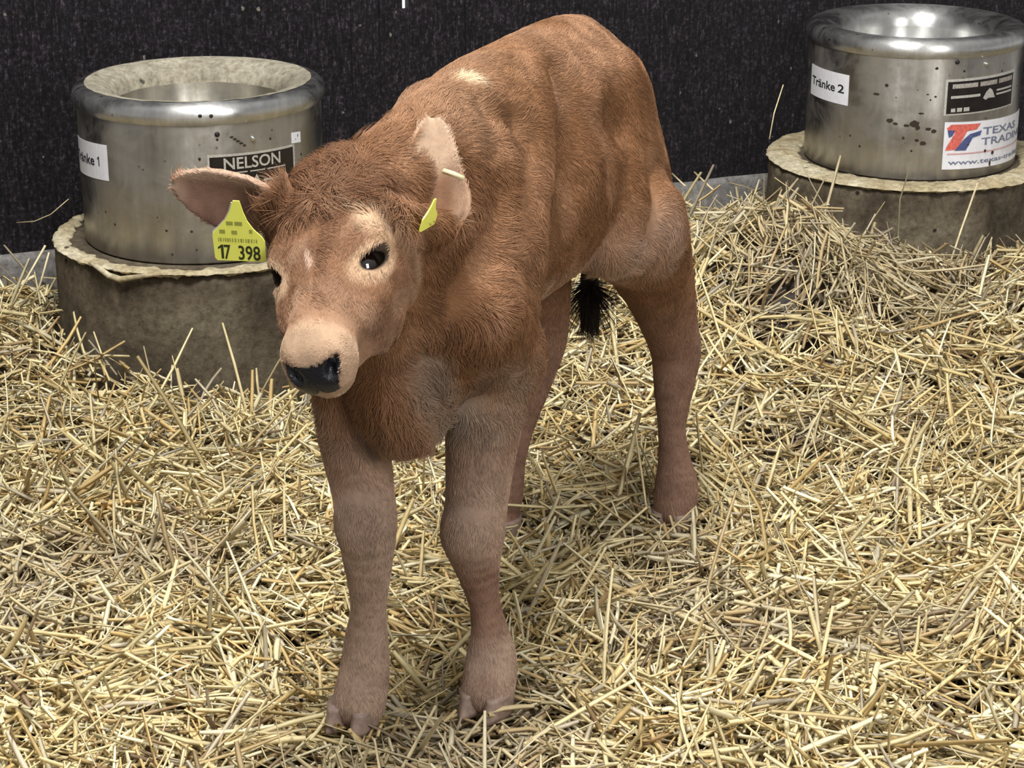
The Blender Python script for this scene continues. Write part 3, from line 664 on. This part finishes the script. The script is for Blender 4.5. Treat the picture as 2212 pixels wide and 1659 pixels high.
def coat_color(p, rnd):
    u, l, z, t, s_, n = coords(p); N = len(p)
    c = np.tile([.222, .106, .048], (N, 1)); mixin = lambda c, w, col: c*(1-w[:, None]) + np.array(col)*w[:, None]
    hd = head_weight(p)
    big = vnoise(p, 9, 1); c = mixin(c, .55*sst(big, .45, .8), [.29, .155, .080])
    leg = 1-sst(z, .22, .40); back = sst(z, .60, .66)*(1-hd); c = mixin(c, .6*back*sst(vnoise(p, 14, 2), .25, .7), [.37, .220, .135])  # top light on the back is painted into the coat as a lighter tone
    c = mixin(c, leg*.92*(1-hd), [.270, .160, .115]); fl = leg*(1-hd)*sst(u, .05, .12); c = mixin(c, .85*fl*sst(vnoise(p, 13, 8), .28, .55), [.43, .31, .235])
    c = mixin(c, .8*(1-sst(z, .42, .47))*sst(z, .30, .38)*(1-sst(np.abs(u+.02), .12, .2)), [.40, .27, .19])        # pale belly
    c = mixin(c, .55*sst(u, -.22, -.18)*(1-sst(u, -.08, -.02))*(1-sst(z, .44, .50))*sst(z, .36, .40), [.42, .29, .22])
    c = mixin(c, .75*sst(vnoise(p, 16, 4), .48, .7)*(1-sst(np.abs(u-.27), .04, .10))*(1-sst(z, .36, .46))*sst(z, .29, .33), [.33, .25, .19])   # greyish brisket
    c = mixin(c, .40*sst(vnoise(p*np.array([1, 1, .6]), 30, 5), .55, .75)*(1-leg), [.42, .235, .135])
    for gp in GREY: c = mixin(c, .5*(1-sst(np.linalg.norm((p-gp)*[1, .5, .8], axis=1), .012, .040)), [.34, .27, .215])
    c = mixin(c, .85*(1-sst(np.linalg.norm(p-PALE, axis=1), .006, .026)), [.78, .62, .42])  # highlight on the shoulder blade top, painted as a pale patch of coat
    # face, base colour darkened because the head catches less light
    f = mixin(c, np.full(N, .8), [.200, .102, .055]); f = mixin(f, .5*sst(vnoise(p, 45, 6), .5, .8), [.31, .19, .12])
    f = mixin(f, .60*sst(t, .115, .155), [.33, .195, .12])
    ring = sst(t, .158, .174); f = mixin(f, .85*ring, [.48, .33, .22])
    e = eye_dist(p); f = mixin(f, .62*(1-sst(e, 1.5, 2.5)), [.60, .42, .27]); f = mixin(f, .95*(1-sst(e, 1.05, 1.38)), [.03, .02, .014])
    f = mixin(f, .55*(1-sst(np.hypot(t-.050, s_-.046), .006, .024)), [.68, .50, .33])
    f = mixin(f, .7*(1-sst(np.hypot((t-.094)*.30, s_+.004-(t-.094)*.25), .0015, .0045)), [.66, .47, .36])
    f = mixin(f, .7*(1-sst(t, -.01, .040)), [.17, .078, .038])
    c = c*(1-hd[:, None]) + f*hd[:, None]
    nm = nose_mask(p); c[nm] = [.012, .012, .015]
    for i, e_ in enumerate(EARS):
        a, b_, cc = ear_coord(p, e_); w = sst(a, -.02, .12)*(1-sst(a, 1.03, 1.1))*(1-sst(np.abs(cc), .0075, .0115))*(1-sst(np.abs(b_), 1.15, 1.35))
        if i == 0: c = mixin(c, .85*w, [.27, .16, .12])
        else: c = mixin(c, .9*w, [.20, .105, .06]); c = mixin(c, .9*w*sst(a - .10*b_, .40, .60), [.46, .32, .22])
        edge = w*np.maximum(sst(-b_ if i == 0 else b_, .45, .85), sst(a, .80, .98)); c = mixin(c, (.65 if i == 0 else .3)*edge, [.55, .39, .28])
    tip = sst(-u, .295, .31)*(1-sst(z, .335, .40))*sst(z, .24, .28)*(1-sst(np.abs(l+.018), .022, .030)); c = mixin(c, .95*tip, [.02, .012, .008])
    v = .76 + .30*vnoise(p, 60, 9) + .22*vnoise(p*np.array([1, 1, .5]), 24, 12); return np.clip(c*v[:, None]*(1 + .28*(rnd[:, None]-.5)), 0, 1)
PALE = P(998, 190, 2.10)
calf = empty('calf', (BO[0], BO[1], 0), 'newborn red brown calf with yellow ear tags, standing on straw between two waterers', 'calf')
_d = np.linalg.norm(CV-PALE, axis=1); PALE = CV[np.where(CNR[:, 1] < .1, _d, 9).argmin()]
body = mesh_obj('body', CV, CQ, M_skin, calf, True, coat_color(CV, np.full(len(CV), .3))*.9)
# nose leather
nm = nose_mask(CV); fk = CQ[nm[CQ].all(1)]; ids = np.unique(fk); re = np.full(len(CV), -1); re[ids] = np.arange(len(ids))
tag(mesh_obj('nose_pad', CV[ids] + CNR[ids]*.0007, re[fk], M_nose, calf), 'black moist nose leather with two nostrils')
# eyes
def ball(c, r, n=24):
    mb = MB(); mb.grid(lambda u, v: tuple(np.array(c) + r*np.array([math.sin(math.pi*(.001+.998*v))*math.cos(2*math.pi*u), math.sin(math.pi*(.001+.998*v))*math.sin(2*math.pi*u), math.cos(math.pi*(.001+.998*v))])), n, n//2+1, True); return mb
for sg in (1, -1):
    tag(ball(Hd(EYE[0], sg*EYE[1], EYE[2]), EYE_R).obj('eye', M_eye, calf), 'dark brown eye')
# hooves, two claws each
for (u, l) in ((.236, .061), (.318, -.060), (-.314, .096), (-.204, -.108)):
    mb = MB()
    for sg in (1, -1):
        def claw(a, v):
            z = .024*(1-v); th = 2*math.pi*a; ru = .027 + .007*v; rl = .0140 + .0012*v; cu = .004 + .006*v*v
            return tuple(W(u + cu + ru*math.cos(th)*(1-.12*abs(math.sin(th))), l + sg*.0148 + rl*math.sin(th)*(1 - .35*max(0, math.cos(th))*v), z))
        n = len(mb.V); mb.grid(claw, 24, 7, True); mb.F.append(tuple(n + i*7+6 for i in range(24))); mb.F.append(tuple(n + i*7 for i in range(24))[::-1])
    tag(mb.obj('hoof', M_hoof, calf), 'small pinkish brown cloven hoof')

# ---- hair
def hairs(name, count, pick, length, rad, K, mat, parent, wild=.5, lift=.35, tint=None):
    fa = np.linalg.norm(np.cross(CV[CQ[:, 2]]-CV[CQ[:, 0]], CV[CQ[:, 3]]-CV[CQ[:, 1]]), axis=1); ctr = CV[CQ].mean(1)
    w = fa*pick(ctr); f = rng.choice(len(CQ), size=count, p=w/w.sum()); a = rng.random(count)[:, None]; b_ = rng.random(count)[:, None]
    A = CV[CQ[f]]; Nn = CNR[CQ[f]]; bl = lambda X: (X[:, 0]*(1-a) + X[:, 1]*a)*(1-b_) + (X[:, 3]*(1-a) + X[:, 2]*a)*b_
    r = bl(A); n_ = bl(Nn); n_ /= np.linalg.norm(n_, axis=1)[:, None]
    u, l, z, t, s_, hn = coords(r); hd = head_weight(r)[:, None]
    legw = (1-sst(z, .24, .40))[:, None]
    D = (-BF*.75 - UP*.85)[None]*(1-legw) + (-UP)[None]*legw
    back = sst(z, .60, .66)[:, None]*(1-hd); D = D*(1-back) + (-BF)[None]*back
    fw = sst(t, .045, .085)[:, None]; DH = -HT[None]*(1-fw)*.8 + HT[None]*fw + HS[None]*np.sign(s_)[:, None]*.35; D = D*(1-hd) + DH*hd
    for e_ in EARS:
        ea, eb, ec = ear_coord(r, e_); we = (sst(ea, 0, .15)*(1-sst(ea, 1.04, 1.1))*(1-sst(np.abs(ec), .008, .013))*(1-sst(np.abs(eb), 1.15, 1.4)))[:, None]
        D = D*(1-we) + (e_[1][None]*.8 + e_[2][None]*np.sign(eb)[:, None]*.4)*we
    tl = ((u < -.29) & (np.abs(l+.02) < .03) & (z > .25))[:, None]*1.; D = D*(1-tl) - UP[None]*tl
    Lh = length(r); wl = (wild*(1-.6*legw)*(1+.8*hd*(1-fw)))
    nv = lambda q, f_, sd: np.stack([vnoise(q, f_, sd+i) for i in range(3)], 1) - .5
    D = D + wl*1.6*nv(r, 22, 20) + wl*1.5*nv(r, 60, 30) + .28*(rng.random((count, 3))-.5)
    D = D*(1-tl) + (-UP[None] + .12*(rng.random((count, 3))-.5))*tl
    D -= (D*n_).sum(1)[:, None]*n_; D /= np.linalg.norm(D, axis=1)[:, None]+1e-9
    bend = np.cross(n_, D)*(1.2*(nv(r, 75, 40)[:, :1]) + .3*(rng.random((count, 1))-.5))*(1-.9*tl)
    Lh = Lh*(.6 + .7*rng.random(count)); pts = np.empty((count, K, 3))
    for k in range(K):
        s1 = k/(K-1.0); pts[:, k] = r - n_*.0006 + Lh[:, None]*(D*s1*(1-.08*s1) + n_*lift*(s1 - .65*s1*s1) + bend*s1*s1)
    hc = bpy.data.hair_curves.new(name); hc.add_curves([K]*count)
    hc.attributes['position'].data.foreach_set('vector', (pts.reshape(-1, 3) - parent_world(parent)).astype(np.float32).ravel())
    ra = hc.attributes.get('radius') or hc.attributes.new('radius', 'FLOAT', 'POINT')
    taper = np.array([1.0, .9, .7, .45, .15][:K]) if K == 5 else np.linspace(1, .2, K)
    ra.data.foreach_set('value', (rad*np.tile(taper, count)*np.repeat(.7+.6*rng.random(count), K)).astype(np.float32))
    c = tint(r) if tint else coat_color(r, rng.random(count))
    at = hc.attributes.new('tint', 'FLOAT_COLOR', 'CURVE'); at.data.foreach_set('color', np.c_[c, np.ones(count)].astype(np.float32).ravel())
    hc.materials.append(mat); o = bpy.data.objects.new(name, hc); COL.objects.link(o); o.parent = parent; o['kind'] = 'stuff'; return o
def skin_ok(p):
    no = nose_mask(p) | (eye_dist(p) < 1.22); return np.where(no, 0, 1.)
def coat_len(p):
    u, l, z, t, s_, n = coords(p); hd = head_weight(p); L = .013 + 0*z
    L = L + .008*(1-sst(np.abs(u-.28), .06, .14))*sst(z, .30, .36)*(1-hd)          # neck and brisket
    L = L + .010*(1-sst(np.abs(z-.36), .02, .06))*sst(u, .2, .26)*(1-sst(np.abs(l), .03, .06))
    leg = 1-sst(z, .26, .38); L = L*(1-leg) + .0085*leg; L = L + .010*(1-sst(z, .42, .46))*sst(z, .37, .40)*(1-sst(np.abs(u+.12), .08, .14))
    face = .0075 - .0035*sst(t, .13, .18) + .012*(1-sst(t, .0, .05)); L = L*(1-hd) + face*hd
    for e_ in EARS:
        a, b_, c = ear_coord(p, e_); w = sst(a, .0, .12)*(1-sst(a, 1.04, 1.1))*(1-sst(np.abs(c), .008, .013))*(1-sst(np.abs(b_), 1.15, 1.4)); L = L*(1-w) + .006*w
    return L
def coat_pick(p): return skin_ok(p)*(1 + 2.6*head_weight(p))*(p[:, 2] > .004)
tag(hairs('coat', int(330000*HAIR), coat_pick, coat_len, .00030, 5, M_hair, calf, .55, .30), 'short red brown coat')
def crown(p):
    u, l, z, t, s_, n = coords(p); return skin_ok(p)*head_weight(p)*(1-sst(t, .01, .055))*sst(n, -.06, -.02)
tag(hairs('forelock', int(9000*HAIR), crown, lambda p: .024+0*p[:, 2], .00034, 5, M_hair, calf, 1.5, .65), 'tousled darker hair on the poll')
def tuft(p):
    u, l, z, t, s_, n = coords(p); return sst(-u, .297, .305)*(z < .385)*(z > .30)*(np.abs(l+.018) < .022)*1.
tag(hairs('tail_tuft', int(5000*HAIR), tuft, lambda p: .082+0*p[:, 2], .00040, 5, M_hair, calf, .05, .05, lambda p: np.tile([.018, .010, .006], (len(p), 1))), 'dark brown tail tuft')

# ---- ear tags
def tag_plate(center, ax, ay, outline, th, name, mat, parent):
    n = np.cross(ax, ay); k = len(outline); V = [center + ax*x + ay*y + n*d for d in (th, 0) for x, y in outline]
    F = [tuple(range(k)), tuple(range(k, 2*k))[::-1]] + [(i, k+i, k+(i+1) % k, (i+1) % k) for i in range(k)]
    return mesh_obj(name, V, F, mat, parent, False)
MM = .00044; OUTL = [((x-515)*MM, (500-y)*MM) for x, y in ((508, 428), (500, 452), (488, 474), (470, 495), (460, 505), (459, 512), (461, 563), (466, 569), (566, 567), (572, 562), (571, 520), (566, 510), (548, 492), (536, 474), (529, 455), (522, 428))][::-1]
class Plane:
    def __init__(s, c, ax, ay): s.c, s.ax, s.ay = c, ax, ay; s.n = np.cross(ax, ay)
    def __call__(s, x, y, lift=0): return s.c + s.ax*x + s.ay*y + s.n*lift
def ear_tag(c, ax, ay, label, digits):
    ax = unit(ax); ay = unit(ay - (ay@ax)*ax); pl = Plane(c, ax, ay)
    e = empty('ear_tag', tuple(c - parent_world(calf)), label, None); e.parent = calf
    tag_plate(c, ax, ay, [(x*(1 if digits else .62), y*(1 if digits else .50)) for x, y in OUTL], .0013, 'tag_plate', M_tag, e)
    if digits:
        b_ = [(x*.92 - .0035, y*.90 - .001) for x, y in OUTL]; tag_plate(c - pl.n*.0045, ax, ay, b_, .0011, 'back_plate', M_white, e)
        fl = lambda x, y, L: pl(x, y, .0016); x0, y0, h = (469-515)*MM, (564-500)*-MM, 33*MM
        poly_on(fl, [one(x0, y0, h)], 'tag_number', M_tagink, e)
        text_on(fl, '7', (482-515)*MM, y0, h, 14*MM, 'tag_number', M_tagink, e); text_on(fl, '398', (513-515)*MM, y0, h, 47*MM, 'tag_number', M_tagink, e)
        r = np.random.default_rng(3); q = []
        bar = lambda xa, ya, xb, yb: q.append([(xa*MM, ya*MM), (xb*MM, ya*MM), (xb*MM, yb*MM), (xa*MM, yb*MM)])
        x = -44
        while x < 40: w_ = r.uniform(1.2, 4.5); bar(x, -24, x+w_, -15); x += w_ + r.uniform(1.5, 4)
        for a0, a1, yy in ((-24, -10, 20), (-6, 10, 20), (-40, -28, 0), (-14, -2, -1), (24, 31, 3)): bar(a0, yy-5, a1, yy+4)
        poly_on(fl, q, 'faded_print', M_tagfade, e)
    return e
ear_tag(P(515, 500, 1.862), np.array([1, -.12, -.02]), np.array([0, -.18, 1.]), 'yellow ear tag numbered 17 398 under the outstretched ear', True)
ear_tag(P(929, 462, 1.868), np.array([.42, .90, 0]), np.array([.30, -.10, .95]), 'yellow ear tag seen edge on, at the ear beside the neck', False)

# ================================================================ straw bedding
def ground(x, y):
    g = lambda cx, cy, sx_, sy_, a: a*np.exp(-((x-cx)/sx_)**2/2 - ((y-cy)/sy_)**2/2)
    p = np.stack([x, y, 0*x], 1); h = .030*(vnoise(p, 5, 50)-.5) + .045*(vnoise(p, 11, 51)-.5) + .045*(vnoise(p, 22, 52)-.5)
    flat = 1 - .75*np.exp(-((x-0)/.35)**2/2 - ((y-2.3)/.35)**2/2); h = h*flat
    h = h + g(.46, 3.47, .17, .19, .165) + g(.95, 3.42, .10, .14, .10) + g(-.95, 3.30, .16, .16, .04) + g(-.33, 3.05, .14, .10, -.050)
    h = h + g(-.085, 2.18, .05, .09, -.060) + g(-.26, 2.16, .06, .08, -.040) + g(.45, 2.75, .12, .12, -.015)
    for u, l in ((.240, .061), (.322, -.058)): w = W(u, l, 0); h = h + g(w[0], w[1]-.04, .045, .040, .004)
    return h
def in_field(p):
    i = np.floor((p-GMIN)/GH).astype(int); ok = ((i >= 0) & (i < GN)).all(1); i = np.clip(i, 0, GN-1); return np.where(ok, FIELD[i[:, 0], i[:, 1], i[:, 2]], 1.)
def keep_out(p, m=.004):
    bad = np.hypot(p[:, 0]-POT1[0], p[:, 1]-POT1[1]) < .262+m
    bad |= np.hypot(p[:, 0]-POT2[0], p[:, 1]-POT2[1]) < .280+m
    bad |= (p[:, 2] > .166) & (np.hypot(p[:, 0]-POT2[0], p[:, 1]-POT2[1]) < .20) 
    bad |= ((p-WA)@WN) < .018; bad |= in_field(p) < m*.4; return bad
def grid_h():
    xs = np.arange(-1.9, 2.41, .02); ys = np.arange(1.2, 4.9, .02); X, Y = np.meshgrid(xs, ys, indexing='ij'); x, y = X.ravel(), Y.ravel()
    z = ground(x, y) - .048; d = (np.stack([x, y, z], 1)-WA)@WN; x = np.where(d < .015, x + (.015-d)*WN[0], x); y = np.where(d < .015, y + (.015-d)*WN[1], y)
    n, m = len(xs), len(ys); i = (np.arange(n-1)[:, None]*m + np.arange(m-1)[None]).ravel(); return np.stack([x, y, z], 1), np.stack([i, i+m, i+m+1, i+1], 1)
def stems(count, region, up_share=.05, lift=(-.040, .018), lmul=1.0, steep=None):
    x0, x1, y0, y1 = region; x = rng.uniform(x0, x1, count); y = rng.uniform(y0, y1, count)
    half_w = .33*y + .36; ok = np.abs(x-.05) < half_w; x, y = x[ok], y[ok]; c = len(x)
    z = ground(x, y); e = .01; gx = (ground(x+e, y)-z)/e; gy = (ground(x, y+e)-z)/e
    flow = vnoise(np.stack([x, y, 0*x], 1), 7, 60)*2*math.pi*1.6; th = np.where(rng.random(c) < .62, flow + rng.normal(0, .45, c), rng.uniform(0, 2*math.pi, c))
    tilt = rng.normal(0, .26, c); upm = rng.random(c) < up_share; tilt = np.where(upm, rng.uniform(.4, 1.25, c), tilt)
    dx, dy = np.cos(th), np.sin(th); dz = gx*dx + gy*dy + np.tan(tilt); D = np.stack([dx, dy, dz], 1); D /= np.linalg.norm(D, axis=1)[:, None]
    L = lmul*np.clip(rng.lognormal(math.log(.055), .52, c), .014, .19); r = rng.uniform(.0012, .0031, c)*np.clip(rng.normal(1, .15, c), .6, 1.4)
    C = np.stack([x, y, z + rng.uniform(lift[0], lift[1], c) + np.where(upm, L*.25*np.sin(tilt), 0)], 1)
    side = np.stack([-dy, dx, 0*dx], 1); upv = np.cross(D, side); upv = np.where(upv[:, 2:3] < 0, -upv, upv)
    kink = np.where(rng.random(c) < .45, rng.normal(0, .38, c), rng.normal(0, .10, c))[:, None]; kz = rng.normal(0, .14, c)[:, None]; K = 4
    cen = [C + D*(L*(s-.5))[:, None] + (side*kink + upv*kz)*((L*np.abs(s-.45)*.5)[:, None]) for s in (0, .33, .67, 1.)]
    near = np.zeros(c, bool)
    for fu, fl_ in ((.236, .061), (.318, -.060)): w = W(fu, fl_, 0); near |= (np.hypot(x-w[0], (y-w[1]+.03)*.8) < .085)
    tops = np.maximum(cen[0][:, 2], cen[-1][:, 2]); bad = near & (tops > .014)
    bad |= keep_out(cen[0]) | keep_out(cen[-1]) | keep_out(cen[1]) | keep_out(cen[2]); good = ~bad
    cen = [q[good] for q in cen]; side, upv, r, L, upm = side[good], upv[good], r[good], L[good], upm[good]; c = len(r)
    roll = rng.uniform(0, math.pi, c)[:, None]; S = side*np.cos(roll) + upv*np.sin(roll); T = -side*np.sin(roll) + upv*np.cos(roll)
    fl = rng.uniform(.25, .9, c)[:, None]; rr = r[:, None]; V = np.empty((c, K, 4, 3))
    for k in range(K):
        w = [.85, 1, 1, .75][k]
        for j, (a, b_) in enumerate(((1, 0), (0, 1), (-1, 0), (0, -1))): V[:, k, j] = cen[k] + (S*a*rr*1.15 + T*b_*rr*fl)*w
    base = (np.arange(c)*K*4)[:, None]; q = []
    for k in range(K-1):
        for j in range(4): q.append(np.concatenate([base + k*4+j, base + k*4+(j+1) % 4, base + (k+1)*4+(j+1) % 4, base + (k+1)*4+j], 1))
    F = np.concatenate(q); pal = np.array([[.78, .66, .37], [.70, .55, .27], [.56, .40, .17], [.40, .27, .13], [.50, .43, .31], [.86, .78, .52], [.24, .16, .09]])
    pid = rng.choice(len(pal), size=c, p=[.26, .20, .15, .11, .08, .15, .05]); pid = np.where((L > .07) & np.isin(pid, [3, 6]), 0, pid); col = pal[pid]*rng.uniform(.60, 1.10, c)[:, None]
    m = cen[1]; damp = sst(vnoise(np.stack([m[:, 0], m[:, 1], 0*m[:, 0]], 1), 4.5, 70), .58, .78)[:, None]*.45; col = col*(1-damp) + np.array([.33, .27, .19])*damp
    return V.reshape(-1, 3), F, np.repeat(np.clip(col, 0, .95), K*4, 0)
parts = []; gv, gf = grid_h(); parts.append((gv, gf, np.tile([.030, .019, .011], (len(gv), 1))))
parts.append(stems(int(80000*STRAW), (-1.75, 1.75, 1.62, 4.45)))
parts.append(stems(int(12000*STRAW), (-.75, .85, 1.62, 2.7), .05, (-.024, .016)))
parts.append(stems(int(7000*STRAW), (-1.2, 1.5, 1.7, 4.2), .25, (.006, .020), 1.35))
V = np.concatenate([p[0] for p in parts]); C = np.concatenate([p[2] for p in parts]); offs = np.cumsum([0]+[len(p[0]) for p in parts]); F = np.concatenate([p[1]+o for p, o in zip(parts, offs)])
bed = mesh_obj('straw_bedding', V, F, M_straw, None, True, C)
tag(bed, 'deep loose golden straw covering the whole pen floor under the calf', 'straw', kind='stuff')
# single stalks that stand out
def stalk(pts, r, label, group=None, mat=None):
    mb = MB(); pts = np.array(pts); mb.tube(list(pts), [r, r*1.05, r, r*.8][:len(pts)] if len(pts) <= 4 else [r]*len(pts), 6); o = mb.obj('straw_stalk', mat or M_stalk); return tag(o, label, 'straw stalk', group)
stalk([P(2, 712, 3.30), P(50, 615, 3.28), P(98, 530, 3.31)], .0019, 'long pale stalk leaning on the left pedestal from the left picture edge')
stalk([P(60, 688, 3.27), P(88, 610, 3.26), P(106, 545, 3.27)], .0016, 'shorter stalk leaning on the left pedestal beside the concrete kerb')
stalk([P(2046, 588, 3.56), P(2075, 500, 3.60), P(2112, 395, 3.655)], .0019, 'long straight stalk leaning against the front of the right pedestal')
stalk([P(36, 481, 3.50), P(75, 478, 3.47), P(110, 463, 3.44), P(148, 430, 3.42)], .0010, 'thin curved stalk sticking out over the rear left edge of the left pedestal')
stalk([P(1662, 300, 3.83), P(1672, 245, 3.85), P(1692, 183, 3.87)], .0012, 'thin stalk standing on the left edge of the right pedestal against the black wall')
stalk([P(958, 369, 1.905), P(980, 376, 1.900), P(1002, 386, 1.900)], .0026, 'short flat stalk caught on the ear beside the neck')
stalk([P(1452, 375, 3.86), P(1480, 402, 3.80)], .0016, 'short stalk on the kerb edge just right of the calf\'s thigh')
stalk([P(1500, 372, 3.84), P(1540, 410, 3.76)], .0018, 'second short stalk on the kerb edge right of the calf\'s thigh')
